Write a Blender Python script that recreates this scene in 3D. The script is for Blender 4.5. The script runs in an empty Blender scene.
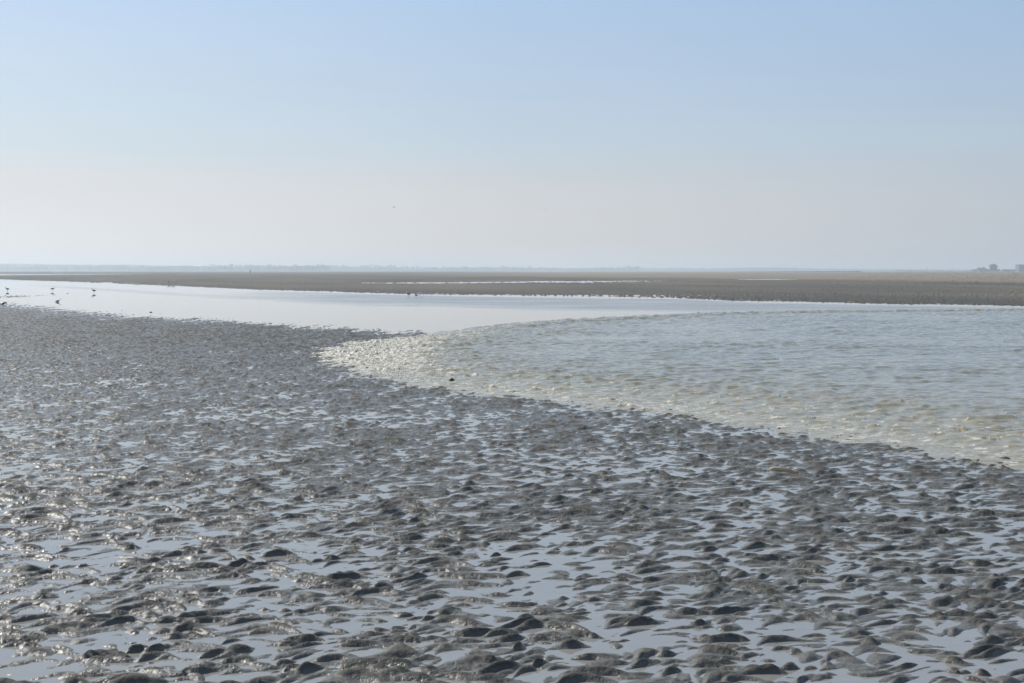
import bpy, bmesh, math, random
import numpy as np
from mathutils import Vector, Matrix

random.seed(7)
RNG = np.random.default_rng(11)
R = math.radians
sc = bpy.context.scene
COL = sc.collection

# ------------------------------------------------------------------ camera numbers
EYE = 1.6                    # eye height above the standing water
FPX = 1280.0                 # focal length in pixels of a 1024 wide picture (45 mm)
HOR = 270.6                  # picture row of the horizon


def ground_point(px, py, z=0.0):
    """where a sight line of the photograph meets the height z"""
    d = (EYE - z) * FPX / (py - HOR)
    return ((px - 512.0) / FPX * d, d)


# ------------------------------------------------------------------ noise
PERM = np.random.default_rng(3).permutation(4096).astype(np.int32)
ANG = np.random.default_rng(5).random(4096).astype(np.float32) * (2 * np.pi)
GX, GY = np.cos(ANG), np.sin(ANG)


def gnoise(x, y, seed=0):
    x = np.asarray(x, np.float32) + np.float32(seed * 17.31)
    y = np.asarray(y, np.float32) - np.float32(seed * 9.77)
    xi = np.floor(x).astype(np.int32)
    yi = np.floor(y).astype(np.int32)
    xf = x - xi
    yf = y - yi
    u = xf * xf * xf * (xf * (xf * 6 - 15) + 10)
    v = yf * yf * yf * (yf * (yf * 6 - 15) + 10)

    def g(dx, dy):
        h = PERM[(PERM[(xi + dx) & 4095] + yi + dy) & 4095]
        return GX[h] * (xf - dx) + GY[h] * (yf - dy)
    a, b, c, d = g(0, 0), g(1, 0), g(0, 1), g(1, 1)
    return ((a + (b - a) * u) * (1 - v) + (c + (d - c) * u) * v) * np.float32(1.5)


def fbm(x, y, octaves=3, seed=0, gain=0.5):
    s, a, f = 0, 1.0, 1.0
    for k in range(octaves):
        s = s + a * gnoise(x * f, y * f, seed + k)
        a *= gain
        f *= 2.03
    return s


def sstep(a, b, x):
    t = np.clip((x - a) / (b - a), 0, 1)
    return t * t * (3 - 2 * t)


# ------------------------------------------------------------------ mesh helpers
def link(o, parent=None):
    COL.objects.link(o)
    if parent is not None:
        o.parent = parent
    return o


def tag(o, label=None, cat=None, group=None, kind=None):
    if label:
        o['label'] = label
    if cat:
        o['category'] = cat
    if group:
        o['group'] = group
    if kind:
        o['kind'] = kind
    return o


def np_mesh(name, verts, quads, mat, attrs=None, smooth=True):
    me = bpy.data.meshes.new(name)
    nv, nf = len(verts), len(quads)
    k = quads.shape[1]
    me.vertices.add(nv)
    me.vertices.foreach_set('co', np.ascontiguousarray(verts, np.float32).ravel())
    me.loops.add(nf * k)
    me.loops.foreach_set('vertex_index', np.ascontiguousarray(quads, np.int32).ravel())
    me.polygons.add(nf)
    me.polygons.foreach_set('loop_start', np.arange(0, nf * k, k, dtype=np.int32))
    me.polygons.foreach_set('use_smooth', np.full(nf, smooth, bool))
    me.update(calc_edges=True)
    for an, av in (attrs or {}).items():
        at = me.attributes.new(an, 'FLOAT', 'POINT')
        at.data.foreach_set('value', np.ascontiguousarray(av, np.float32))
    me.materials.append(mat)
    return bpy.data.objects.new(name, me)


def grid_quads(nr, nc, keep):
    i = np.arange(nr * nc, dtype=np.int32).reshape(nr, nc)
    q = np.stack([i[:-1, :-1], i[:-1, 1:], i[1:, 1:], i[1:, :-1]], -1).reshape(-1, 4)
    return q[keep.reshape(-1)]


def compact(verts, quads, attrs):
    used = np.zeros(len(verts), bool)
    used[quads.ravel()] = True
    remap = np.cumsum(used) - 1
    return verts[used], remap[quads], {k: v[used] for k, v in attrs.items()}


def bm_obj(name, bm, mat, parent=None, smooth=True):
    me = bpy.data.meshes.new(name)
    bmesh.ops.recalc_face_normals(bm, faces=bm.faces[:])
    bm.to_mesh(me)
    bm.free()
    for p in me.polygons:
        p.use_smooth = smooth
    me.materials.append(mat)
    return link(bpy.data.objects.new(name, me), parent)


# ------------------------------------------------------------------ materials
def mat_new(name):
    m = bpy.data.materials.new(name)
    m.use_nodes = True
    nt = m.node_tree
    return m, nt, nt.nodes['Principled BSDF']


def nd(nt, typ, **kw):
    n = nt.nodes.new(typ)
    for k, v in kw.items():
        setattr(n, k, v)
    return n


def mixc(nt, fac, a, b):
    m = nd(nt, 'ShaderNodeMix', data_type='RGBA')
    for sock, v in ((m.inputs[0], fac), (m.inputs[6], a), (m.inputs[7], b)):
        if isinstance(v, bpy.types.NodeSocket):
            nt.links.new(v, sock)
        elif isinstance(v, tuple):
            sock.default_value = (*v, 1)
        else:
            sock.default_value = v
    return m.outputs[2]


def ramp(nt, src, lo, hi, a=0.0, b=1.0):
    m = nd(nt, 'ShaderNodeMapRange', interpolation_type='SMOOTHSTEP')
    nt.links.new(src, m.inputs[0])
    for i, v in enumerate((lo, hi, a, b)):
        if isinstance(v, bpy.types.NodeSocket):
            nt.links.new(v, m.inputs[1 + i])
        else:
            m.inputs[1 + i].default_value = v
    return m.outputs[0]


def math_n(nt, op, a, b=0.0):
    m = nd(nt, 'ShaderNodeMath', operation=op)
    for i, v in enumerate((a, b)):
        if isinstance(v, bpy.types.NodeSocket):
            nt.links.new(v, m.inputs[i])
        else:
            m.inputs[i].default_value = v
    return m.outputs[0]


def pos_noise(nt, scale, detail=3.0, stretch=(1, 1, 1), rough=0.55):
    g = nd(nt, 'ShaderNodeNewGeometry')
    mp = nd(nt, 'ShaderNodeMapping')
    mp.inputs['Scale'].default_value = stretch
    nt.links.new(g.outputs['Position'], mp.inputs['Vector'])
    n = nd(nt, 'ShaderNodeTexNoise')
    n.inputs['Scale'].default_value = scale
    n.inputs['Detail'].default_value = detail
    n.inputs['Roughness'].default_value = rough
    nt.links.new(mp.outputs[0], n.inputs['Vector'])
    return n.outputs[0]


def attr(nt, name):
    a = nd(nt, 'ShaderNodeAttribute')
    a.attribute_name = name
    return a.outputs['Fac']


def bump(nt, h, strength, dist, prev=None):
    b = nd(nt, 'ShaderNodeBump')
    if isinstance(strength, bpy.types.NodeSocket):
        nt.links.new(strength, b.inputs['Strength'])
    else:
        b.inputs['Strength'].default_value = strength
    b.inputs['Distance'].default_value = dist
    nt.links.new(h, b.inputs['Height'])
    if prev is not None:
        nt.links.new(prev, b.inputs['Normal'])
    return b.outputs[0]


def simple_mat(name, col, rough=0.6, var=0.3, scale=8.0):
    m, nt, p = mat_new(name)
    n = pos_noise(nt, scale)
    a = tuple(c * (1 - var) for c in col)
    b = tuple(min(1, c * (1 + var)) for c in col)
    nt.links.new(mixc(nt, n, a, b), p.inputs['Base Color'])
    p.inputs['Roughness'].default_value = rough
    return m


def mud_material():
    m, nt, p = mat_new('wet_mud')
    tint = pos_noise(nt, 0.9, 3)
    fine = pos_noise(nt, 26, 4)
    dry = attr(nt, 'dry')
    crest = attr(nt, 'crest')
    c1 = mixc(nt, ramp(nt, tint, 0.35, 0.65), MUD_A, MUD_B)
    c2 = mixc(nt, ramp(nt, fine, 0.3, 0.7), c1, MUD_C)
    # drained crests: darker, coarser silt than the flanks, darkened further as painted crest shadow
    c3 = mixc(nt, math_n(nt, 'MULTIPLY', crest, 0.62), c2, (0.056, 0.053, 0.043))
    c4 = mixc(nt, dry, c3, mixc(nt, fine, (0.27, 0.235, 0.18), (0.35, 0.31, 0.245)))
    nt.links.new(c4, p.inputs['Base Color'])
    rr = ramp(nt, crest, 0.0, 0.8, 0.28, 0.68)
    nt.links.new(ramp(nt, crest, 0.2, 1.0, 0.42, 0.16), p.inputs['Specular IOR Level'])
    rr2 = math_n(nt, 'ADD', rr, math_n(nt, 'MULTIPLY', dry, 0.3))
    nt.links.new(rr2, p.inputs['Roughness'])
    p.inputs['IOR'].default_value = 1.40
    grain = pos_noise(nt, 150, 3, rough=0.7)
    nb = bump(nt, grain, 0.55, 0.004)
    worm = pos_noise(nt, 38, 3)
    nb = bump(nt, worm, 0.75, 0.012, nb)
    nt.links.new(nb, p.inputs['Normal'])
    return m


MUD_A, MUD_B, MUD_C = (0.172, 0.168, 0.148), (0.122, 0.120, 0.106), (0.148, 0.144, 0.127)


def still_water_material():
    m, nt, p = mat_new('still_water')
    p.inputs['IOR'].default_value = 1.5
    n0 = pos_noise(nt, 1.3, 3)
    nt.links.new(mixc(nt, n0, (0.258, 0.256, 0.236), (0.318, 0.312, 0.284)), p.inputs['Base Color'])
    p.inputs['Roughness'].default_value = 0.03
    # shallow pools are creased by the breeze
    g = nd(nt, 'ShaderNodeNewGeometry')
    sep = nd(nt, 'ShaderNodeSeparateXYZ')
    nt.links.new(g.outputs['Position'], sep.inputs[0])
    small = pos_noise(nt, 9, 3, (0.5, 1.2, 1))
    near_f = ramp(nt, sep.outputs['Y'], 4.0, 30.0, 0.10, 0.0)
    nb = bump(nt, small, near_f, 0.02)
    # ruffled lane of the channel
    rp = attr(nt, 'ruffle')
    rn = pos_noise(nt, 2.2, 3, (0.6, 1.0, 1))
    nb = bump(nt, rn, math_n(nt, 'MULTIPLY', rp, 1.0), 0.12, nb)
    nt.links.new(nb, p.inputs['Normal'])
    nt.links.new(math_n(nt, 'ADD', 0.03, math_n(nt, 'MULTIPLY', rp, 0.25)), p.inputs['Roughness'])
    return m


def bore_material():
    m, nt, p = mat_new('silty_water')
    foam = attr(nt, 'foam')
    silt = attr(nt, 'silt')
    fn = pos_noise(nt, 30, 4, rough=0.7)
    fm = ramp(nt, math_n(nt, 'ADD', math_n(nt, 'MULTIPLY', foam, 0.8), fn), 0.72, 1.05)
    tint = pos_noise(nt, 1.6, 3, (0.7, 1.2, 1))
    base = mixc(nt, tint, (0.240, 0.240, 0.192), (0.295, 0.288, 0.228))
    base = mixc(nt, silt, base, (0.345, 0.308, 0.208))
    c = mixc(nt, fm, base, (0.66, 0.63, 0.54))
    nt.links.new(c, p.inputs['Base Color'])
    nt.links.new(ramp(nt, fm, 0, 1, 0.07, 0.5), p.inputs['Roughness'])
    p.inputs['IOR'].default_value = 1.34
    nt.links.new(ramp(nt, silt, 0.0, 0.5, 0.46, 0.30), p.inputs['Specular IOR Level'])
    w1 = pos_noise(nt, 6.5, 3, (0.75, 1.25, 1))
    nb = bump(nt, w1, 0.35, 0.035)
    w2 = pos_noise(nt, 42, 3)
    nb = bump(nt, w2, math_n(nt, 'ADD', 0.10, math_n(nt, 'MULTIPLY', foam, 0.6)), 0.012, nb)
    nt.links.new(nb, p.inputs['Normal'])
    return m


M_MUD = mud_material()
M_STILL = still_water_material()
M_BORE = bore_material()
M_FOAM = simple_mat('foam_froth', (0.68, 0.65, 0.55), 0.35, 0.12, 30)
M_GROUND = simple_mat('seabed_silt', (0.125, 0.115, 0.095), 0.6, 0.25, 0.05)

# ------------------------------------------------------------------ shorelines
# near mud against the channel (photo rows read off, turned into ground positions)
_edge = [(-420, 293), (-200, 297), (0, 303.0), (60, 309.5), (120, 316), (200, 319.8), (260, 323.5), (320, 326.8), (370, 330), (405, 332.5),
         (430, 336)]
E_NEAR = np.array(sorted(ground_point(*p) for p in _edge))
_far = [(-700, 273.4), (-300, 275.2), (-100, 277.2), (0, 279.2), (60, 281.2), (140, 284.4), (256, 289.4), (400, 293.4), (512, 295.4),
        (672, 297.2), (690, 298.0), (740, 300.4), (800, 301.6), (900, 303.5), (1024, 305.4), (1200, 309), (1500, 314)]
E_FAR = np.array(sorted(ground_point(*p, 0.05) for p in _far))
_bore = [(1500, 560), (1250, 508), (1120, 484), (1024, 467), (985, 458), (940, 453), (900, 444), (860, 440), (800, 432), (740, 422), (690, 415.5), (640, 408),
         (590, 404), (540, 399), (490, 393), (450, 389), (420, 383), (390, 379), (372, 372), (352, 365.5), (340, 358), (341, 350.5),
         (356, 343.4), (380, 338.4), (410, 333.2), (440, 330.2), (480, 325.6), (520, 321.4), (560, 318.6), (620, 315.4), (680, 312.9),
         (760, 310.6), (860, 309.2), (960, 308.4), (1024, 308.2), (1300, 308.2), (1700, 309)]
BORE = np.array([ground_point(*p, 0.0 if k < 22 else (0.05 if k < 24 else 0.11)) for k, p in enumerate(_bore)])


def smooth_line(P, n=5):
    """Catmull-Rom through the points"""
    out = []
    for i in range(len(P) - 1):
        p0, p1, p2, p3 = P[max(i - 1, 0)], P[i], P[i + 1], P[min(i + 2, len(P) - 1)]
        for k in range(n):
            t = k / n
            out.append(0.5 * ((2 * p1) + (-p0 + p2) * t + (2 * p0 - 5 * p1 + 4 * p2 - p3) * t * t + (-p0 + 3 * p1 - 3 * p2 + p3) * t ** 3))
    out.append(P[-1])
    return np.array(out)


BORE_S = smooth_line(BORE, 3)


def bore_sdf(x, y):
    """distance to the front of the incoming water, positive inside it; also how far along the front"""
    P = BORE_S.astype(np.float32)
    best = np.full(x.shape, 1e9, np.float32)
    inside = np.zeros(x.shape, bool)
    along = np.zeros(x.shape, np.float32)
    n = len(P)
    for i in range(n):
        a = P[i]
        b = P[(i + 1) % n]
        if i < n - 1:
            ex, ey = b - a
            t = np.clip(((x - a[0]) * ex + (y - a[1]) * ey) / (ex * ex + ey * ey + 1e-9), 0, 1)
            d2 = (x - a[0] - t * ex) ** 2 + (y - a[1] - t * ey) ** 2
            m = d2 < best
            along = np.where(m, (i + t) / n, along)
            best = np.where(m, d2, best)
        cond = ((a[1] > y) != (b[1] > y))
        with np.errstate(divide='ignore', invalid='ignore'):
            xc = (b[0] - a[0]) * (y - a[1]) / (b[1] - a[1] + 1e-12) + a[0]
        inside ^= cond & (x < xc)
    d = np.sqrt(best)
    return np.where(inside, d, -d), along


# ------------------------------------------------------------------ the mud surface
def ripple(x, y):
    """tidal ripples: broken, leaning crests; about -1..1"""
    # crests run across the view, swung a little up to the right
    ca, sa = math.cos(R(10)), math.sin(R(10))
    xr, yr = x * ca + y * sa, -x * sa + y * ca
    wx = xr + 0.10 * gnoise(xr / 0.42, yr / 0.42, 21)
    wy = yr + 0.10 * gnoise(xr / 0.34, yr / 0.34, 22)
    size = 1.0 + 0.25 * gnoise(x / 1.7, y / 1.7, 23)
    h = np.zeros_like(x)
    for it in range(2):                        # shear by height: the lee side (towards the shore) gets steep
        yy = wy + 0.032 * h
        a = gnoise(wx / 0.170, yy / 0.130, 1)
        b = gnoise(wx / 0.080, yy / 0.064, 2)
        rg = 0.42 - np.abs(gnoise(wx / 0.21, yy / 0.15, 3)) * 1.6
        wav = np.sin(2 * np.pi * (yy / 0.17 + 1.0 * gnoise(wx / 0.27, yy / 0.4, 4)))
        amp = np.clip(0.45 + 0.9 * gnoise(wx / 0.30, yy / 0.4, 6), 0.0, 1.1) * sstep(32, 14, y)
        h = 1.0 * a + 0.42 * b + 0.45 * rg + 0.35 * wav * amp
    m1 = mounds(wx, wy, 0.235, 0.140, 1)
    m2 = mounds(wx + 3.3, wy + 1.7, 0.165, 0.092, 2)
    m3 = mounds(wx + 8.1, wy + 5.3, 0.105, 0.062, 3)
    m = np.maximum(np.maximum(m1, 0.80 * m2), 0.48 * m3)
    h = 1.70 * m * (1 + 0.30 * h) + 0.27 * h - 0.70
    return (h * (0.97 + 0.16 * gnoise(x / 0.9, y / 0.9, 24))).astype(np.float32)


HR = np.random.default_rng(77).random((6, 4096)).astype(np.float32)


def mounds(x, y, cx, cy, seed):
    """scattered crescent mounds, gentle on the seaward side and steep towards the shore"""
    gx, gy = x / cx, y / cy
    ix = np.floor(gx).astype(np.int32)
    iy = np.floor(gy).astype(np.int32)
    out = np.zeros_like(x)
    for dy in (-1, 0, 1):
        for dx in (-1, 0, 1):
            jx, jy = ix + dx, iy + dy
            k = PERM[(PERM[(jx + seed * 131) & 4095] + jy) & 4095]
            ox = (jx + 0.5 + 0.9 * (HR[0][k] - 0.5)) * cx
            oy = (jy + 0.5 + 0.9 * (HR[1][k] - 0.5)) * cy
            sx = cx * (0.26 + 0.34 * HR[2][k])
            am = 0.25 + 0.95 * HR[3][k]
            tl = (HR[4][k] - 0.36) * 0.55
            u = x - ox
            v = y - oy - tl * u + (0.1 + 1.2 * HR[5][k]) * u * u / cx
            sy = np.where(v > 0, cy * 0.42, cy * (0.13 + 0.10 * HR[0][k]))
            q = (u / sx) ** 2 + (v / sy) ** 2
            out = np.maximum(out, am * np.exp(-q * (0.55 + 0.25 * q)))
    return out


def mud_height(x, y):
    yn = np.interp(x, E_NEAR[:, 0], E_NEAR[:, 1]).astype(np.float32)
    yf = np.interp(x, E_FAR[:, 0], E_FAR[:, 1]).astype(np.float32)
    sn = yn - y
    sf = y - yf
    rip = ripple(x / 0.86, y / 0.86)
    fine = fbm(x / 0.05, y / 0.04, 2, 31)
    big = fbm(x / 0.75 - y / 2.2, y / 1.7 + x / 9.0, 3, 41)
    amp = 0.0158 + 0.002 * gnoise(x / 2.3, y / 2.3, 51) + 0.003 * sstep(8.0, 5.0, y)
    lev = 0.0027 + 0.0006 * sstep(6.5, 10, y) + 0.0014 * sstep(11, 18, y) + 0.0062 * sstep(18, 34, y)
    lev = lev + big * 0.0060
    near = lev + amp * rip + 0.0018 * fine * (0.4 + sstep(-0.2, 0.6, rip))
    # falls away under the channel
    scale = 0.5 + y / 25.0
    wob = 0.8 * fbm(x / 0.7, y / 8.0, 3, 61)
    near = near - 0.16 * sstep(2.2, -9.0, sn / scale + wob)
    # scattered clods still dry off the left shore
    pk = np.exp(-(((x + 31) / 5.5) ** 2 + ((y - 78) / 17.0) ** 2))
    near = np.maximum(near, -0.16 + 0.156 * pk + 0.030 * rip * pk)
    # far bank
    far_lev = 0.05 * sstep(-0.5, 2.6, sf + 1.2 * fbm(x / 4, y / 9, 2, 71)) - 0.05
    far_lev = far_lev + 0.045 * sstep(0, 25, sf) + 0.10 * sstep(120, 500, sf) * sstep(-120, 60, x)
    rs = 1.0 + sstep(60, 200, y) * 2.5
    frip = ripple(x / rs, y / (rs * 1.6))
    far = far_lev + (0.032 * frip + 0.008 * fine) * sstep(-4, 2, sf) * (1 + sstep(80, 300, y) * 0.6)
    far = far + 0.02 * fbm(x / 18.0, y / 30.0, 3, 81) * sstep(2, 20, sf)
    # long shallow pans on the far bank
    cx = 178 + 5 * gnoise(x / 14.0, x * 0, 91) + 0.75 * x
    pan = np.exp(-((y - cx) / (15.0 + 0.2 * x)) ** 2) * sstep(-26, -12, x) * sstep(34, 16, x)
    far = far - (0.080 + 0.06 * fbm(x / 5.0, y / 3.0, 2, 93)) * pan
    pan2 = np.exp(-((y - 470) / 140.0) ** 4) * sstep(-160, -195, x)
    far = far - 0.33 * pan2
    pan3 = np.exp(-((y - 228) / 12.0) ** 2) * sstep(38, 43, x) * sstep(54, 47, x)
    far = far - 0.11 * pan3
    mid = 0.5 * (yn + yf)
    h = np.where(y < np.maximum(mid, yn + 1), near, np.where(sf > -8, far, near))
    h = np.where(sf > -8, np.maximum(near, far), near)
    # the incoming water has scoured the flat under it
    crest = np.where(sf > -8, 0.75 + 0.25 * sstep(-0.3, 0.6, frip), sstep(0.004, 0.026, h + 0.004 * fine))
    dry = sstep(-60, 70, y + 1.95 * x - 295 + 35 * fbm(x / 30.0, y / 50.0, 3, 101)) * (0.25 + 0.75 * sstep(-90, 40, x))
    patch = fbm(x / 16.0 + y / 90.0, y / 45.0, 3, 111)
    dry = np.maximum(dry * 0.8, 0.25 + 0.22 * patch) * sstep(-2, 22, sf)
    dry = np.clip(dry, 0, 1)
    return h, crest, dry, sf


def rows_for(y0, y1, near_step, cap30):
    ys = [y0]
    while ys[-1] < y1:
        y = ys[-1]
        ds = max(near_step, 0.00024 * y * y)
        ds = min(ds, cap30 * max(1.0, y / 30.0) ** 1.5)
        ys.append(y + ds)
    return np.array(ys, np.float32)


def build_mud():
    ys = rows_for(3.2, 4600, 0.0115, 0.05)
    nc = 1150
    u = np.linspace(-1, 1, nc, dtype=np.float32)
    Y = np.repeat(ys[:, None], nc, 1)
    X = u[None, :] * (Y * 0.45 + 1.6)
    jr = np.random.default_rng(2)
    ds = np.gradient(ys)[:, None].astype(np.float32)
    Y = (Y + (jr.random(X.shape, np.float32) - 0.5) * ds * sstep(12, 30, Y) * 0.8).astype(np.float32)
    X = X + (jr.random(X.shape, np.float32) - 0.5) * (np.float32(0.9 / nc) * (Y * 0.45 + 1.6))
    Hh = np.empty_like(X)
    C = np.empty_like(X)
    D = np.empty_like(X)
    for i in range(0, len(ys), 200):
        s = slice(i, i + 200)
        h, c, d, sf = mud_height(X[s], Y[s])
        b, _ = bore_sdf(X[s], Y[s])
        h = h - 0.022 * sstep(-0.6, 0.9, b) - 0.05 * sstep(0.5, 2.5, b) - 0.2 * sstep(2.5, 4.0, b)
        Hh[s], C[s], D[s] = h, c, d
    wet = Hh > -0.035
    keep = wet[:-1, :-1] | wet[1:, :-1] | wet[:-1, 1:] | wet[1:, 1:]
    q = grid_quads(len(ys), nc, keep)
    V = np.stack([X, Y, Hh], -1).reshape(-1, 3)
    V, q, at = compact(V, q, {'crest': C.ravel(), 'dry': D.ravel()})
    o = np_mesh('mud_flat', V, q, M_MUD, at)
    link(o)
    tag(o, kind='structure')
    return o


build_mud()

# ------------------------------------------------------------------ the base ground, one sheet to the horizon
def build_ground():
    rr = np.concatenate([[0.0], np.geomspace(2, 6000, 60)]).astype(np.float32)
    na = 96
    a = np.linspace(0, 2 * np.pi, na, endpoint=False, dtype=np.float32)
    X = rr[:, None] * np.cos(a)[None]
    Y = rr[:, None] * np.sin(a)[None]
    Z = np.full_like(X, -0.34)
    i = np.arange(len(rr) * na).reshape(len(rr), na)
    j = np.roll(i, -1, 1)
    q = np.stack([i[:-1], i[1:], j[1:], j[:-1]], -1).reshape(-1, 4)[na:]
    # centre fan closed by the first ring
    V = np.stack([X, Y, Z], -1).reshape(-1, 3)
    ring = i[1]
    o = np_mesh('ground', V, q, M_GROUND, None, False)
    link(o)
    tag(o, kind='structure')


build_ground()


# ------------------------------------------------------------------ standing water of the pools and of the channel
def build_still():
    ys = np.concatenate([np.arange(1.0, 30, 1.0), np.geomspace(30, 760, 150)]).astype(np.float32)
    nc = 140
    u = np.linspace(-1, 1, nc, dtype=np.float32)
    Y = np.repeat(ys[:, None], nc, 1)
    X = u[None] * (Y * 0.55 + 6)
    yf = np.interp(X, E_FAR[:, 0], E_FAR[:, 1])
    sf = yf - Y
    # breeze lane along the far shore, off to the right
    lane = sstep(1.5, 4.5, sf) * sstep(31, 20, sf - 2.0 * fbm(X / 5, Y / 6, 2, 7)) * sstep(-24, -6, X)
    lane = lane * (0.75 + 0.4 * fbm(X / 7, Y / 3, 2, 9))
    lane2 = 0.25 * np.exp(-((sf - 22) / 3.0) ** 2) * sstep(-60, -40, X) * sstep(-15, -25, X)
    q = grid_quads(len(ys), nc, np.ones((len(ys) - 1, nc - 1), bool))
    V = np.stack([X, Y, np.zeros_like(X)], -1).reshape(-1, 3)
    o = np_mesh('channel_water', V, q, M_STILL, {'ruffle': np.clip(lane + lane2, 0, 1).ravel()})
    link(o)
    tag(o, kind='structure')


build_still()

# ------------------------------------------------------------------ the incoming tide
_humps = [(376, 354), (383, 367), (398, 367), (435, 365), (443, 369), (472, 374), (521, 375), (486, 384), (534, 386), (552, 387), (562, 390),
          (567, 383), (625, 402), (590, 388), (671, 399), (685, 392), (710, 401), (779, 395), (767, 414), (813, 415), (857, 415), (905, 401),
          (912, 415), (966, 419), (877, 423), (934, 430), (962, 427), (1017, 427), (1008, 414), (703, 414), (740, 409), (610, 396),
          (645, 405), (830, 423), (795, 405), (990, 436), (460, 381), (510, 388), (355, 352), (365, 360), (1060, 432), (1100, 440)]
HUMPS = [ground_point(*p, 0.06) for p in _humps]


def bore_surface(x, y):
    d, along = bore_sdf(x, y)
    wob = 0.28 * fbm(x / 0.6, y / 0.7, 4, 201) * (0.6 + y / 25)
    d = d + wob
    farside = sstep(0.66, 0.74, along)          # the lip running away over the channel
    tip = np.exp(-((along - 0.585) / 0.075) ** 2)
    lev = 0.011 * sstep(-0.35, 0.05, d) + 0.024 * sstep(0.15, 1.2, d) + 0.030 * sstep(1.2, 3.5, d) - 0.05 * sstep(-0.35, -0.7, d)
    lev = lev + tip * 0.05 * sstep(0, 0.5, d) + farside * 0.085 * np.exp(-((d - 0.6) / 0.6) ** 2)
    ins = sstep(0.3, 2.5, d)
    sw = 0.020 * gnoise(x / 0.62 + 0.3 * y, y / 0.42, 211) + 0.015 * gnoise(x / 0.29, y / 0.20, 212) + 0.011 * gnoise(x / 2.2, y / 1.1, 213)
    sw = (sw + 0.007 * gnoise(x / 0.13, y / 0.10, 214)) * (1.0 + 0.55 * gnoise(x / 5.0, y / 3.2, 215))
    h = lev + sw * (0.25 + 0.75 * ins) * (1 + 0.8 * farside * np.exp(-(d / 3.0) ** 2))
    # churned front
    ch = fbm(x / 0.13, y / 0.10, 4, 221, 0.6)
    churn = np.clip(tip * np.exp(-((d - 0.6) / 1.1) ** 2) * 1.5, 0, 1) + 0.42 * farside * np.exp(-((d - 0.5) / 0.55) ** 2)
    edge = np.exp(-((d - 0.20) / (0.25 + 0.022 * y)) ** 2)
    h = h + churn * 0.030 * ch + edge * 0.006 * fbm(x / 0.09, y / 0.06, 2, 231)
    foam = churn * sstep(-0.5, 0.7, ch + 0.25) + edge * 0.25 * sstep(0.0, 0.6, fbm(x / 0.25, y / 0.10, 2, 232))
    rowd = np.exp(-((d - 1.3) / 0.9) ** 2) * (1 - farside)
    silt = np.clip(0.6 * edge * (1 - farside) + 0.75 * rowd * (0.6 + 0.8 * fbm(x / 0.7, y / 0.5, 2, 241)) + 0.45 * np.exp(-(d / 5.0) ** 2), 0, 1)
    foam = foam + edge * (0.22 + 0.55 * fbm(x / 0.16, y / 0.07, 3, 233)) * (1 - farside)
    foam = foam + rowd * 0.65 * sstep(0.30, 0.8, fbm(x / 0.22, y / 0.12, 2, 251))
    wl0 = np.exp(-((d - 1.2) / 1.3) ** 2) * (1 - farside)
    foam = foam + wl0 * 0.8 * sstep(0.55, 0.95, fbm(x / 0.13, y / 0.075, 3, 261, 0.65))
    wl = np.exp(-((d - 2.0) / 1.8) ** 2) * (1 - farside)
    h = h + wl * (0.030 * np.maximum(gnoise(x / 0.26, y / 0.17 + 0.4 * gnoise(x / 0.4, y / 0.4, 255), 252), -0.2) + 0.012 * gnoise(x / 0.11, y / 0.08, 253))
    for (hx, hy) in HUMPS:
        sc_ = 0.038 + 0.0018 * hy
        r2 = ((x - hx) / (1.8 * sc_)) ** 2 + ((y - hy) / (1.1 * sc_)) ** 2
        m = r2 < 9
        if not m.any():
            continue
        g = np.exp(-r2[m])
        c = ch[m]
        h[m] += g * (0.012 + 0.036 * c) * (0.7 + hy / 45)
        foam[m] += g * (0.22 + 0.6 * c)
        silt[m] = np.clip(silt[m] + 0.8 * np.exp(-r2[m] / 3), 0, 1)
    return h, np.clip(foam, 0, 1), silt, d, along


def build_bore():
    ys = rows_for(6.0, 72, 0.02, 0.045)
    nc = 1000
    u = np.linspace(-0.45, 1, nc, dtype=np.float32)
    Y = np.repeat(ys[:, None], nc, 1)
    X = u[None] * (Y * 0.45 + 1.6)
    H_ = np.empty_like(X)
    F = np.empty_like(X)
    S = np.empty_like(X)
    Dd = np.empty_like(X)
    for i in range(0, len(ys), 200):
        s = slice(i, i + 200)
        H_[s], F[s], S[s], Dd[s], _ = bore_surface(X[s], Y[s])
    ok = Dd > -0.75
    keep = ok[:-1, :-1] & ok[1:, :-1] & ok[:-1, 1:] & ok[1:, 1:]
    q = grid_quads(len(ys), nc, keep)
    V = np.stack([X, Y, H_], -1).reshape(-1, 3)
    V, q, at = compact(V, q, {'foam': F.ravel(), 'silt': S.ravel()})
    o = np_mesh('tide_water', V, q, M_BORE, at)
    link(o)
    tag(o, kind='structure')


build_bore()


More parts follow.
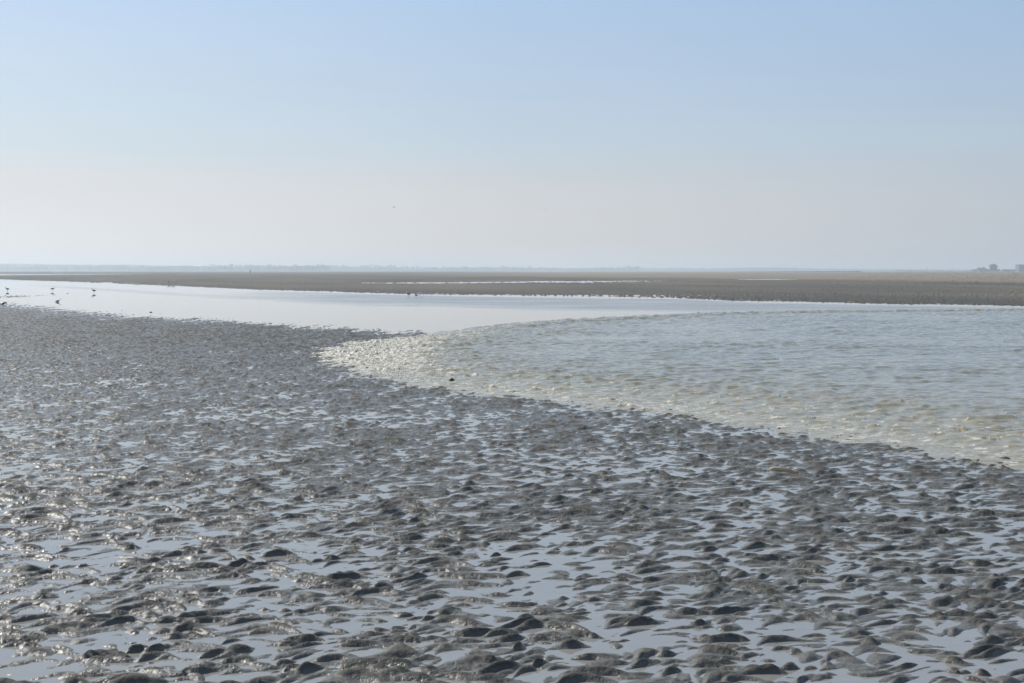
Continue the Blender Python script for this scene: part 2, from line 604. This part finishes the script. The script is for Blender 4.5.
def build_foam():
    """froth thrown up along the front: many small bubbles and drops, nobody could count them"""
    t = (1 + 5 ** 0.5) / 2
    iv = np.array([(-1, t, 0), (1, t, 0), (-1, -t, 0), (1, -t, 0), (0, -1, t), (0, 1, t), (0, -1, -t), (0, 1, -t), (t, 0, -1), (t, 0, 1),
                   (-t, 0, -1), (-t, 0, 1)], np.float32) / np.float32(math.sqrt(1 + t * t))
    it = np.array([(0, 11, 5), (0, 5, 1), (0, 1, 7), (0, 7, 10), (0, 10, 11), (1, 5, 9), (5, 11, 4), (11, 10, 2), (10, 7, 6), (7, 1, 8), (3, 9, 4),
                   (3, 4, 2), (3, 2, 6), (3, 6, 8), (3, 8, 9), (4, 9, 5), (2, 4, 11), (6, 2, 10), (8, 6, 7), (9, 8, 1)], np.int32)
    px, py, rad, lift = [], [], [], []
    for (hx, hy) in HUMPS:
        n = int(RNG.integers(2, 12))
        s = 0.05 + 0.0022 * hy
        px.append(hx + RNG.normal(0, 0.9 * s, n))
        py.append(hy + RNG.normal(0, 0.55 * s, n))
        rad.append(RNG.uniform(0.0015, 0.0065, n) * (0.6 + hy / 35))
        lift.append(np.abs(RNG.normal(0, 0.016, n)) * (0.6 + hy / 30))
    P = BORE_S
    n = 7000
    k = RNG.uniform(0, len(P) - 1.001, n)
    k = np.concatenate([RNG.normal(0.585 * len(P), 0.055 * len(P), 6000), RNG.uniform(0.62, 1.0, 2500) * len(P)])
    k = np.clip(k, 0, len(P) - 1.01)
    ki = k.astype(int)
    f = (k - ki)[:, None]
    C = P[ki] * (1 - f) + P[ki + 1] * f
    T = P[ki + 1] - P[ki]
    T = T / np.linalg.norm(T, axis=1)[:, None]
    N = np.stack([T[:, 1], -T[:, 0]], 1)        # towards the inside of the water
    off = np.abs(RNG.normal(0.15, 0.55, len(k))) * (0.35 + np.linalg.norm(C, axis=1) / 40)
    C = C + N * off[:, None]
    px.append(C[:, 0])
    py.append(C[:, 1])
    rad.append(RNG.uniform(0.0015, 0.0075, len(k)) * (0.5 + np.linalg.norm(C, axis=1) / 30))
    lift.append(np.abs(RNG.normal(0, 0.006, len(k))))
    x = np.concatenate(px).astype(np.float32)
    y = np.concatenate(py).astype(np.float32)
    r = np.concatenate(rad).astype(np.float32)
    l = np.concatenate(lift).astype(np.float32)
    h, fo, si, d, al = bore_surface(x, y)
    ok = (d > -0.05) & (np.abs(x) < 0.47 * y + 1.6)
    x, y, r, l, h = x[ok], y[ok], r[ok], l[ok], h[ok]
    n = len(x)
    sc3 = np.stack([r * RNG.uniform(0.9, 2.2, n), r * RNG.uniform(0.8, 1.3, n), r * RNG.uniform(0.5, 0.95, n)], -1)
    jit = 1 + 0.22 * RNG.standard_normal((n, 12, 1))
    V = iv[None] * sc3[:, None, :] * jit + np.stack([x, y, h + l], -1)[:, None, :]
    q = (it[None] + (np.arange(n) * 12)[:, None, None]).reshape(-1, 3)
    o = np_mesh('foam', V.reshape(-1, 3), q, M_FOAM)
    link(o)
    tag(o, 'pale froth thrown up along the front of the incoming tide', 'foam', kind='stuff')


build_foam()


# ------------------------------------------------------------------ birds
def tube(stations, seg=12):
    """one continuous lofted skin through (x, z, half width, half height) stations along +x; closed ends"""
    bm = bmesh.new()
    rings = []
    for (x, z, w, hgt) in stations:
        rings.append([bm.verts.new((x, math.cos(2 * math.pi * k / seg) * w, z + math.sin(2 * math.pi * k / seg) * hgt)) for k in range(seg)])
    for a, b in zip(rings[:-1], rings[1:]):
        for k in range(seg):
            bm.faces.new((a[k], a[(k + 1) % seg], b[(k + 1) % seg], b[k]))
    bm.faces.new(rings[0][::-1])
    bm.faces.new(rings[-1])
    return bm


def limb(pts, radii, seg=6):
    bm = bmesh.new()
    rings = []
    for i, (p, r) in enumerate(zip(pts, radii)):
        p = Vector(p)
        d = (Vector(pts[min(i + 1, len(pts) - 1)]) - Vector(pts[max(i - 1, 0)])).normalized()
        u = d.orthogonal().normalized()
        v = d.cross(u)
        rings.append([bm.verts.new(p + (u * math.cos(2 * math.pi * k / seg) + v * math.sin(2 * math.pi * k / seg)) * r) for k in range(seg)])
    for a, b in zip(rings[:-1], rings[1:]):
        for k in range(seg):
            bm.faces.new((a[k], a[(k + 1) % seg], b[(k + 1) % seg], b[k]))
    bm.faces.new(rings[0][::-1])
    bm.faces.new(rings[-1])
    return bm


M_WHITE = simple_mat('white_plumage', (0.86, 0.85, 0.83), 0.7, 0.05, 60)
M_DARK = simple_mat('dark_plumage', (0.022, 0.024, 0.028), 0.6, 0.3, 60)
M_GREY = simple_mat('grey_plumage', (0.09, 0.09, 0.095), 0.65, 0.3, 60)
M_BEAK = simple_mat('beak_horn', (0.30, 0.10, 0.04), 0.4, 0.2, 60)
M_LEG = simple_mat('leg_skin', (0.10, 0.06, 0.045), 0.5, 0.2, 60)


def wing_bm(side, closed=True):
    bm = bmesh.new()
    if closed:
        st = [(0.13, 0.262, 0.030), (0.05, 0.275, 0.050), (-0.06, 0.262, 0.052), (-0.15, 0.240, 0.034), (-0.215, 0.225, 0.012)]
        n = 7
        rows = []
        for (x, z, hh) in st:
            row = []
            for k in range(n):
                a = R(-35 + 105 * k / (n - 1))
                bulge = 0.066 * (1 - ((x + 0.02) / 0.26) ** 2) + 0.016
                row.append(bm.verts.new((x, side * bulge * math.cos(a) * 1.06, z + hh * 1.25 * math.sin(a) - 0.012)))
            rows.append(row)
        for a, b in zip(rows[:-1], rows[1:]):
            for k in range(n - 1):
                bm.faces.new((a[k], a[k + 1], b[k + 1], b[k]))
        geo = bmesh.ops.solidify(bm, geom=bm.faces[:], thickness=0.008)
    else:
        st = [(0.0, 0.05, -0.09, 0.02), (0.15, 0.09, -0.05, 0.075), (0.30, 0.075, -0.04, 0.10), (0.48, 0.0, -0.06, 0.055), (0.56, -0.06, -0.085, 0.03)]
        rows = [[bm.verts.new((xa, side * (0.04 + y), z)), bm.verts.new(((xa + xb) / 2, side * (0.04 + y), z + 0.012)),
                 bm.verts.new((xb, side * (0.04 + y), z))] for (y, xa, xb, z) in st]
        for a, b in zip(rows[:-1], rows[1:]):
            for k in range(2):
                bm.faces.new((a[k], a[k + 1], b[k + 1], b[k]))
        bmesh.ops.solidify(bm, geom=bm.faces[:], thickness=0.008)
    return bm


def make_bird(label, loc, head_deg, size, body_m, wing_m, group, neck_up=1.0, legs=True, feeding=False, sink=0.0):
    root = link(bpy.data.objects.new('wading_bird', None))
    root.empty_display_size = 0.1
    root.location = loc
    root.rotation_euler = (0, 0, R(head_deg))
    root.scale = (size,) * 3
    tag(root, label, 'bird', group)
    dz = 0.0 if legs else -0.16 + sink
    if feeding:
        head = [(0.15, 0.250, .052, .060), (0.185, 0.215, .036, .040), (0.215, 0.165, .027, .030), (0.238, 0.110, .026, .028), (0.252, 0.085, .033, .036),
                (0.268, 0.058, .026, .028), (0.275, 0.045, .012, .012)]
        bk = [(0.273, 0, 0.048), (0.285, 0, 0.015), (0.292, 0, -0.01)]
    else:
        n = neck_up
        head = [(0.15, 0.275, .050, .058), (0.175, 0.315, .034, .040), (0.185, 0.315 + .05 * n, .028, .030), (0.192, 0.315 + .09 * n, .030, .033),
                (0.212, 0.320 + .105 * n, .034, .036), (0.240, 0.318 + .103 * n, .026, .026), (0.252, 0.316 + .100 * n, .012, .012)]
        bk = [(0.248, 0, 0.316 + .10 * n), (0.285, 0, 0.310 + .097 * n), (0.315, 0, 0.300 + .095 * n)]
    st = [(-0.235, 0.228, .012, .006), (-0.18, 0.232, .034, .020), (-0.12, 0.232, .058, .046), (-0.04, 0.232, .074, .066), (0.04, 0.236, .074, .070),
          (0.105, 0.250, .064, .066)] + head
    st = [(x, z + dz, w, hh) for (x, z, w, hh) in st]
    bm_obj('body', tube(st), body_m, root)
    for s in (-1, 1):
        w = wing_bm(s)
        bmesh.ops.translate(w, verts=w.verts[:], vec=(0, 0, dz))
        bm_obj('wing', w, wing_m, root)
        if legs:
            lg = limb([(0.01, s * .03, .20), (-0.005, s * .032, .11), (0.012, s * .033, .004), (0.05, s * .036, .002)], [.013, .007, .006, .005])
            bm_obj('leg', lg, M_LEG, root)
    b = limb([(x, y, z + dz) for (x, y, z) in bk], [.011, .008, .003])
    bm_obj('beak', b, M_BEAK, root)
    return root


def at(px, py, z=0.0):
    x, y = ground_point(px, py, z)
    return (x, y, z)


G1 = 'birds standing in the channel'
make_bird('dark bird with white breast standing in the pale channel, straight above the swimming dark bird', at(52.5, 291.2), 20, 0.80, M_WHITE,
          M_DARK, G1)
make_bird('small dark bird swimming close to the muddy shore with its head raised', at(57.5, 302.0), 35, 0.56, M_DARK, M_DARK, G1, 1.3, legs=False)
make_bird('grey bird alone in the open channel, facing left towards the others', at(94, 293.0), 165, 0.74, M_GREY, M_GREY, G1)
make_bird('grey bird standing among the scattered mud clods at the left edge of the channel', at(7.5, 291.3), 170, 0.76, M_GREY, M_DARK, G1)
G2 = 'white birds along the far bank'
make_bird('white bird on the far mud bank, left one of the most distant pair', at(169, 283.5, 0.04), 180, 1.05, M_WHITE, M_WHITE, G2)
make_bird('white bird on the far mud bank, right one of the most distant pair', at(173.2, 283.8, 0.04), 15, 1.0, M_WHITE, M_WHITE, G2)
make_bird('white bird with dark wings wading alone left of the close pair by the far bank', at(408.5, 297.0), 150, 0.74, M_WHITE, M_GREY, G2)
make_bird('small grey bird wading with lowered head beside a whiter bird by the far bank', at(416.4, 297.2), 200, 0.52, M_GREY, M_GREY, G2, feeding=True)
make_bird('white bird wading just right of a smaller grey bird by the far bank', at(419.8, 296.8), 10, 0.85, M_WHITE, M_WHITE, G2, feeding=True)

# the flying one
def flyer(px, py, fy, mat, yaw, bank, label):
    fl = link(bpy.data.objects.new('flying_bird', None))
    fl.location = ((px - 512) / FPX * fy, fy, EYE + (HOR - py) / FPX * fy)
    fl.rotation_euler = (R(bank), 0, R(yaw))
    tag(fl, label, 'bird', 'birds in flight')
    bm_obj('body', tube([(-0.24, 0, .02, .006), (-0.15, 0, .03, .025), (-0.03, 0, .058, .052), (0.08, 0, .055, .05), (0.15, 0.01, .034, .034),
                         (0.20, 0.015, .033, .033), (0.235, 0.012, .022, .022), (0.25, 0.01, .010, .010)]), mat, fl)
    for s_ in (-1, 1):
        bm_obj('wing', wing_bm(s_, False), mat, fl)
    bm_obj('beak', limb([(0.245, 0, .01), (0.27, 0, .006), (0.295, 0, 0)], [.010, .007, .003]), M_BEAK, fl)


flyer(394, 207.4, 350.0, M_DARK, 165, 24, 'tiny dark bird flying alone in the hazy sky left of middle')
flyer(546, 210.2, 330.0, M_WHITE, 150, 15, 'tiny pale bird flying low in the hazy sky just right of middle')

# ------------------------------------------------------------------ small loose things
def mud_top(x, y):
    h, *_ = mud_height(np.array([x], np.float32), np.array([y], np.float32))
    return float(h[0])


def wood_material():
    m, nt, p = mat_new('bleached_wood')
    n = pos_noise(nt, 60, 4, (0.15, 1, 1))
    nt.links.new(mixc(nt, n, (0.42, 0.31, 0.20), (0.70, 0.56, 0.40)), p.inputs['Base Color'])
    p.inputs['Roughness'].default_value = 0.75
    nt.links.new(bump(nt, n, 0.5, 0.004), p.inputs['Normal'])
    return m


M_WOOD = wood_material()
M_WEED = simple_mat('dark_weed', (0.018, 0.017, 0.012), 0.45, 0.4, 80)
M_STONE = simple_mat('wet_stone', (0.045, 0.042, 0.034), 0.35, 0.4, 50)

x, y = ground_point(784.5, 470.0, 0.035)
zs = [mud_top(x + dx, y + dy) for dx in (-.1, -.05, 0, .05, .1) for dy in (-.02, 0, .02)]
base = max(zs)
dw = bm_obj('driftwood', limb([(-0.105, 0.008, 0.006), (-0.07, 0.006, 0.009), (-0.02, 0.002, 0.006), (0.03, -0.004, 0.002), (0.050, -0.007, -0.002),
                               (0.056, -0.009, -0.005), (0.075, -0.016, -0.006), (0.10, -0.022, -0.012)],
                              [0.010, 0.0125, 0.012, 0.0115, 0.0115, 0.0085, 0.0095, 0.006], 9), M_WOOD)
bv = dw.data.vertices
for v in bv:
    v.co += Vector((0, 0, 0.003 * math.sin(v.co.x * 90) + random.uniform(-.0012, .0012)))
dw.location = (x, y, base + 0.011)
dw.scale = (1.05, 1.35, 1.35)
tag(dw, 'pale broken stick of driftwood lying on the grey mud ripples', 'driftwood')
tw = bm_obj('twig_stub', limb([(-0.03, 0.0, 0.012), (-0.022, 0.012, 0.022), (-0.018, 0.02, 0.026)], [0.006, 0.005, 0.003], 7), M_WOOD, dw)


def lump(name, mat, sx, sy, sz, seed, rough=0.35, sub=3):
    bm = bmesh.new()
    bmesh.ops.create_icosphere(bm, subdivisions=sub, radius=1)
    co = np.array([v.co[:] for v in bm.verts], np.float32)
    n = fbm(co[:, 0] * 1.3 + co[:, 2], co[:, 1] * 1.3 - co[:, 2] * .7, 3, seed)
    for v, k in zip(bm.verts, n):
        v.co *= 1 + rough * k
        v.co = Vector((v.co.x * sx, v.co.y * sy, v.co.z * sz))
    return bm_obj(name, bm, mat)


x, y = ground_point(451.5, 380.6, 0.04)
st = lump('dark_stone', M_STONE, 0.040, 0.034, 0.022, 5, 0.35)
st.location = (x, y, 0.054)
tag(st, 'small dark stone washed over by the foamy edge of the tide', 'stone')
x, y = ground_point(3.0, 304.4)
sw = lump('seaweed_clump', M_WEED, 0.13, 0.10, 0.055, 9, 0.6)
sw.location = (x, y, 0.05)
sw.rotation_euler = (0, R(-18), 0)
tag(sw, 'black clump of weed on the mud shore below the leftmost bird', 'seaweed')
for (px, py, w, lab) in ((67.5, 293.4, .06, 'tiny dark scrap of weed floating in open channel left of the lone grey bird'),
                         (150.8, 312.4, .05, 'tiny dark scrap of weed floating just off the near mud shore'),):
    x, y = ground_point(px, py)
    o = lump('floating_weed', M_WEED, w, w * .8, .018, int(px), 0.5, 2)
    o.location = (x, y, 0.008)
    tag(o, lab, 'seaweed', 'weed scraps afloat in the channel')

# far marker posts
M_POST = simple_mat('tarred_post', (0.05, 0.045, 0.04), 0.8, 0.3, 4)
M_PALE = simple_mat('pale_paint', (0.70, 0.68, 0.62), 0.6, 0.1, 4)


def post(px, dist, hgt, mat, cap, label):
    root = link(bpy.data.objects.new('marker_post', None))
    x = (px - 512) / FPX * dist
    root.location = (x, dist, 0.05)
    tag(root, label, 'post', 'marker posts on the far sands')
    bm_obj('pole', limb([(0, 0, -.5), (0, 0, hgt * .6), (0.03, 0, hgt)], [.16, .14, .12], 8), mat, root)
    c = bmesh.new()
    bmesh.ops.create_cone(c, segments=10, radius1=cap, radius2=cap * .5, depth=cap * 1.6, cap_ends=True)
    bmesh.ops.translate(c, verts=c.verts[:], vec=(0.03, 0, hgt + cap * .5))
    bm_obj('topmark', c, mat, root)


post(250.4, 700, 1.3, M_POST, .38, 'dark marker post standing on the distant flats')
post(186.4, 800, 1.2, M_PALE, .40, 'pale marker post standing on the distant flats')
post(910.3, 2050, 4.6, M_POST, .7, 'thin mast at the far right shore, leftmost of three')
post(926.7, 2050, 4.8, M_POST, .9, 'thin mast at the far right shore, middle of three')
post(952.5, 2050, 4.2, M_POST, .8, 'thin mast at the far right shore, rightmost of three')

# ------------------------------------------------------------------ far shore: woods, dyke, buildings
M_LEAF = simple_mat('far_foliage', (0.055, 0.075, 0.035), 0.8, 0.45, 0.15)
M_BARK = simple_mat('bark', (0.08, 0.065, 0.05), 0.85, 0.3, 2)


def crown_pts(n, rx, ry, rz, rng):
    p = rng.normal(0, 1, (n, 3))
    p /= np.linalg.norm(p, axis=1)[:, None]
    p *= rng.uniform(0.55, 1.0, (n, 1)) ** 0.5
    return p * np.array([rx, ry, rz])


def leaf_cloud(centres, size, rng):
    """small leaf-clump triangles around centres"""
    n = len(centres)
    a = rng.normal(0, 1, (n, 3, 3)) * size
    V = centres[:, None, :] + a
    return V.reshape(-1, 3), np.arange(n * 3).reshape(n, 3)


def wood(name, label, specs, seed):
    rng = np.random.default_rng(seed)
    Vs = []
    for (px0, px1, dist, h0, h1, gap) in specs:
        px = px0
        while px < px1:
            d = dist + rng.uniform(-60, 160)
            e = math.sin(px * 0.045 + seed) * 0.5 + math.sin(px * 0.017 + 2 * seed) * 0.5
            hgt = (h0 + (h1 - h0) * (0.5 + 0.5 * e)) * rng.uniform(0.72, 1.12)
            x = (px - 512) / FPX * d
            r = hgt * rng.uniform(0.35, 0.6)
            nb = 70
            c = crown_pts(nb, r, r, hgt * 0.46, rng) + np.array([x, d, hgt * 0.54])
            Vs.append(leaf_cloud(c, hgt * 0.085, rng)[0])
            px += gap * rng.uniform(0.4, 1.6) * hgt / 14
    V = np.concatenate(Vs).astype(np.float32)
    o = np_mesh(name, V, np.arange(len(V)).reshape(-1, 3), M_LEAF, None, False)
    link(o)
    tag(o, label, 'woodland', kind='stuff')


wood('distant_wood', 'bluish far-off belt of trees fading into haze along the horizon',
     [(-330, 140, 2900, 10, 17, 2.2), (140, 330, 2800, 11, 18, 2.0), (330, 640, 3300, 9, 16, 2.2), (640, 860, 3900, 7, 13, 2.6), (860, 1350, 4100, 5, 9, 3.0)], 4)
wood('shore_scrub', 'low dark scrub along the far right shore beneath the buildings', [(972, 1000, 1820, 3, 4.6, 1.5), (1002, 1040, 1820, 2.6, 4.2, 1.5), (1040, 1300, 1820, 3, 5, 1.8),
                                                                                        (895, 972, 2500, 2, 4, 3.0)], 6)


def far_hill(px0, px1, dist, hgt, seed):
    n = 120
    xs = (np.linspace(px0, px1, n) - 512) / FPX * dist
    prof = sstep(0, .25, np.linspace(0, 1, n)) * sstep(1, .7, np.linspace(0, 1, n)) * (0.75 + 0.35 * fbm(xs / 420.0, xs * 0, 3, seed))
    ys = np.linspace(-1, 1, 9)
    V = np.array([[(xs[i], dist + 500 * t, -0.3 + hgt * prof[i] * (1 - t * t)) for i in range(n)] for t in ys], np.float32).reshape(-1, 3)
    return V, grid_quads(9, n, np.ones((8, n - 1), bool))


V1, q1 = far_hill(-420, 560, 3450, 21.5, 3)
V2, q2 = far_hill(300, 1000, 4000, 13, 8)
hl = np_mesh('hills', np.concatenate([V1, V2]), np.concatenate([q1, q2 + len(V1)]), M_LEAF)
link(hl)
tag(hl, kind='structure')

def far_strip():
    q = np.array([[0, 1, 2, 3]])
    V = np.array([(-1250, 1750, .30), (-380, 1500, .30), (-420, 2250, .30), (-1450, 2500, .30)], np.float32)
    o = link(np_mesh('far_water', V, q, M_STILL, {'ruffle': np.zeros(4)}))
    tag(o, kind='structure')


far_strip()

# dark dyke right of the middle
bm = bmesh.new()
d0 = 1500.0
secs = []
for k in range(40):
    px = 735 + (861 - 735) * k / 39
    x = (px - 512) / FPX * d0
    h = 1.25 * (0.35 + 0.65 * k / 39) * (1 + 0.12 * random.uniform(-1, 1)) * (1 if k < 39 else .4)
    secs.append([bm.verts.new((x, d0 - 7, -0.3)), bm.verts.new((x, d0 - 3, h)), bm.verts.new((x, d0 + 3, h * .95)), bm.verts.new((x, d0 + 8, -0.3))])
for a, b in zip(secs[:-1], secs[1:]):
    for k in range(3):
        bm.faces.new((a[k], a[k + 1], b[k + 1], b[k]))
bm.faces.new(secs[0])
bm.faces.new(secs[-1][::-1])
dy = bm_obj('low_dyke', bm, simple_mat('dyke_rock', (0.055, 0.05, 0.045), 0.8, 0.4, .6), None, False)
tag(dy, 'long low dark dyke on the horizon right of the middle', 'dyke')

# lone tree and the flat-roofed building on the right
def lone_tree(px, dist, hgt, rx, label, seed):
    rng = np.random.default_rng(seed)
    root = link(bpy.data.objects.new('broadleaf_tree', None))
    root.location = ((px - 512) / FPX * dist, dist, 0)
    tag(root, label, 'tree')
    bmx = limb([(0, 0, -.3), (.1, 0, hgt * .25), (.2, 0.1, hgt * .5), (-.1, 0, hgt * .8)], [.7, .5, .35, .1], 8)
    bm_obj('trunk', bmx, M_BARK, root)
    cs = [crown_pts(330, rx * .55, rx * .55, hgt * .24, rng) + np.array([dx * rx, 0, hgt * dz]) for dx, dz in ((-.5, .68), (.1, .76), (.5, .64), (-.3, .36), (.35, .38), (0, .5))]
    V, f = leaf_cloud(np.concatenate(cs), .55, rng)
    link(np_mesh('crown', V.astype(np.float32), f, M_LEAF, None, False), root)


lone_tree(993.5, 1780, 11.0, 5.2, 'rounded tall tree rising above the low scrub on the far right shore', 3)

M_WALL = simple_mat('grey_render', (0.16, 0.17, 0.19), 0.8, 0.12, .4)
M_ROOF = simple_mat('roof_sheet', (0.07, 0.075, 0.085), 0.6, 0.15, .4)
M_GLASS = simple_mat('window_glass', (0.03, 0.035, 0.045), 0.12, 0.1, 1)
M_FRAME = simple_mat('window_frame', (0.55, 0.55, 0.53), 0.5, 0.05, 1)


def box(bm, x0, x1, y0, y1, z0, z1):
    r = bmesh.ops.create_cube(bm, size=1)
    bmesh.ops.scale(bm, vec=(x1 - x0, y1 - y0, z1 - z0), verts=r['verts'])
    bmesh.ops.translate(bm, vec=((x0 + x1) / 2, (y0 + y1) / 2, (z0 + z1) / 2), verts=r['verts'])


def building(px, dist, w, dep, hgt, storeys, nwin, label, gable=False):
    root = link(bpy.data.objects.new('shore_building', None))
    root.location = ((px - 512) / FPX * dist, dist, 0)
    tag(root, label, 'building')
    b = bmesh.new()
    box(b, -w / 2, w / 2, 0, dep, -.3, hgt)
    bm_obj('wall', b, M_WALL, root, False)
    b = bmesh.new()
    if gable:
        z = hgt + .02
        v = [b.verts.new(p) for p in ((-w / 2 - .4, -.4, z), (w / 2 + .4, -.4, z), (w / 2 + .4, dep + .4, z), (-w / 2 - .4, dep + .4, z),
                                      (-w / 2 - .4, dep / 2, z + dep * .32), (w / 2 + .4, dep / 2, z + dep * .32))]
        for f in ((0, 1, 5, 4), (2, 3, 4, 5), (0, 4, 3), (1, 2, 5), (3, 2, 1, 0)):
            b.faces.new([v[i] for i in f])
    else:
        box(b, -w / 2 - .3, w / 2 + .3, -.3, dep + .3, hgt + .01, hgt + .55)
    rf = bm_obj('roof', b, M_ROOF, root, False)
    b = bmesh.new()
    box(b, w * .18, w * .18 + 1.6, dep * .5, dep * .5 + 1.2, hgt + .56, hgt + (1.6 if not gable else dep * .32 + 1.2))
    bm_obj('chimney', b, M_WALL, rf, False)
    for s in range(storeys):
        for k in range(nwin):
            cx = -w / 2 + w * (k + .5) / nwin
            cz = hgt * (s + .55) / storeys
            b = bmesh.new()
            box(b, cx - .8, cx + .8, -.06, -.005, cz - .8, cz + .8)
            wn = bm_obj('window', b, M_FRAME, root, False)
            b = bmesh.new()
            box(b, cx - .66, cx + .66, -.10, -.065, cz - .66, cz + .66)
            bm_obj('pane', b, M_GLASS, wn, False)


building(1025.0, 1700, 16, 12, 9.2, 3, 5, 'flat-roofed grey block of flats on the far right shore at the edge of view')
building(982.5, 1760, 10, 7, 3.4, 1, 3, 'low gabled house half lost in the scrub left of the tall round tree', True)

# ------------------------------------------------------------------ haze
bm = bmesh.new()
box(bm, -6300, 6300, -6300, 6300, -1.35, 25)
m = bpy.data.materials.new('sea_haze')
m.use_nodes = True
nt = m.node_tree
nt.nodes.clear()
out = nd(nt, 'ShaderNodeOutputMaterial')
pv = nd(nt, 'ShaderNodeVolumePrincipled')
HAZE_D = 0.00042
pv.inputs['Density'].default_value = HAZE_D
pv.inputs['Color'].default_value = (0.83, 0.92, 1.0, 1)
pv.inputs['Anisotropy'].default_value = 0.35
pv.inputs['Density Attribute'].default_value = ''
nt.links.new(pv.outputs[0], out.inputs['Volume'])
hz = bm_obj('haze', bm, m, None, False)
tag(hz, kind='stuff')

# ------------------------------------------------------------------ sky and sun
SUN_AZ, SUN_EL = -47.0, 39.0         # degrees right of the view, height
SKY_STR = 0.085
w = bpy.data.worlds.new('World')
sc.world = w
w.use_nodes = True
nt = w.node_tree
bg = nt.nodes['Background']
sky = nd(nt, 'ShaderNodeTexSky', sky_type='NISHITA')
sky.sun_disc = False
sky.sun_elevation = R(SUN_EL)
sky.sun_rotation = R(SUN_AZ)
sky.air_density = 1.0
sky.dust_density = 1.2
sky.ozone_density = 1.0
sky.altitude = 0
# a pale bank of sea haze low in the sky, brighter towards the sun
tc = nd(nt, 'ShaderNodeTexCoord')
sep = nd(nt, 'ShaderNodeSeparateXYZ')
nt.links.new(tc.outputs['Generated'], sep.inputs[0])
el = sep.outputs['Z']
dotn = nd(nt, 'ShaderNodeVectorMath', operation='DOT_PRODUCT')
nt.links.new(tc.outputs['Generated'], dotn.inputs[0])
dotn.inputs[1].default_value = (math.sin(R(-52)), math.cos(R(-52)), 0)


def lin(c):
    return tuple((v / 255 / 12.92) if v / 255 < 0.04045 else ((v / 255 + 0.055) / 1.055) ** 2.4 for v in c)


def sky_ramp(stops):
    cr = nd(nt, 'ShaderNodeValToRGB')
    e = cr.color_ramp.elements
    while len(e) < len(stops):
        e.new(0.5)
    for k, (p, c) in enumerate(stops):
        e[k].position = p
        e[k].color = (*lin(c), 1)
    nt.links.new(ramp_lin(el, 0.0, 0.25), cr.inputs[0])
    return cr.outputs[0]


def ramp_lin(src, lo, hi):
    m_ = nd(nt, 'ShaderNodeMapRange')
    nt.links.new(src, m_.inputs[0])
    m_.inputs[1].default_value, m_.inputs[2].default_value = lo, hi
    return m_.outputs[0]


sunward = sky_ramp([(0.0, (231, 230, 229)), (0.10, (229, 230, 230)), (0.27, (224, 226, 229)), (0.36, (213, 225, 232)), (0.52, (207, 224, 238)),
                    (0.80, (195, 217, 243)), (1.0, (186, 212, 243))])
ahead = sky_ramp([(0.0, (212, 212, 211)), (0.18, (211, 212, 213)), (0.28, (204, 209, 214)), (0.37, (196, 210, 221)), (0.54, (188, 207, 227)),
                  (0.82, (177, 203, 232)), (1.0, (168, 198, 232))])
away = sky_ramp([(0.0, (187, 193, 200)), (0.20, (190, 197, 205)), (0.38, (182, 198, 211)), (0.52, (174, 195, 217)), (0.80, (164, 190, 220)),
                 (1.0, (154, 184, 222))])
c_ = mixc(nt, ramp_lin(dotn.outputs['Value'], 0.279, 0.616), away, ahead)
c_ = mixc(nt, ramp_lin(dotn.outputs['Value'], 0.616, 0.866), c_, sunward)
scl = nd(nt, 'ShaderNodeVectorMath', operation='SCALE')
nt.links.new(c_, scl.inputs[0])
mpw = nd(nt, 'ShaderNodeMapping')
mpw.inputs['Scale'].default_value = (1.5, 1.5, 16)
mpw.inputs['Rotation'].default_value = (0.04, 0.05, 0)
nt.links.new(tc.outputs['Generated'], mpw.inputs['Vector'])
veil = nd(nt, 'ShaderNodeTexNoise')
veil.inputs['Scale'].default_value = 1.6
veil.inputs['Detail'].default_value = 4
nt.links.new(mpw.outputs[0], veil.inputs['Vector'])
veil_f = nd(nt, 'ShaderNodeMapRange')
nt.links.new(veil.outputs[0], veil_f.inputs[0])
for i_, v_ in enumerate((0.3, 0.7, 0.982 / SKY_STR, 1.018 / SKY_STR)):
    veil_f.inputs[1 + i_].default_value = v_
nt.links.new(veil_f.outputs[0], scl.inputs['Scale'])
f3 = ramp(nt, el, 0.22, 0.65)
nt.links.new(mixc(nt, f3, scl.outputs[0], sky.outputs[0]), bg.inputs['Color'])
bg.inputs['Strength'].default_value = SKY_STR

sd = bpy.data.lights.new('sun', 'SUN')
sd.energy = 4.0
sd.angle = R(0.53)
sd.color = (1.0, 0.965, 0.91)
so = link(bpy.data.objects.new('sun', sd))
v = Vector((math.sin(R(SUN_AZ)) * math.cos(R(SUN_EL)), math.cos(R(SUN_AZ)) * math.cos(R(SUN_EL)), math.sin(R(SUN_EL))))
so.rotation_euler = v.to_track_quat('Z', 'Y').to_euler()
so.location = (-20, 20, 30)

# ------------------------------------------------------------------ camera
cd = bpy.data.cameras.new('camera')
cd.sensor_width = 36.0
cd.lens = 36.0 * FPX / 1024.0
cd.clip_start = 0.1
cd.clip_end = 30000
cam = link(bpy.data.objects.new('camera', cd))
cam.location = (0, 0, EYE)
cam.rotation_euler = (R(90), 0, 0)
cd.shift_y = -(341.5 - HOR) / 1024.0        # level camera: the horizon sits above the middle
sc.camera = cam

sc.render.resolution_x, sc.render.resolution_y = 1024, 683
vs = sc.view_settings
vs.view_transform = 'Standard'
vs.look = 'None'
vs.exposure = 0.0
vs.gamma = 1.0
sc.render.engine = 'CYCLES'
cy = sc.cycles
cy.use_denoising = True
cy.denoiser = 'OPENIMAGEDENOISE'
cy.denoising_input_passes = 'RGB_ALBEDO_NORMAL'
cy.denoising_prefilter = 'ACCURATE'
cy.max_bounces = 5
cy.diffuse_bounces = 2
cy.glossy_bounces = 3
cy.volume_bounces = 1
cy.sample_clamp_indirect = 4.0
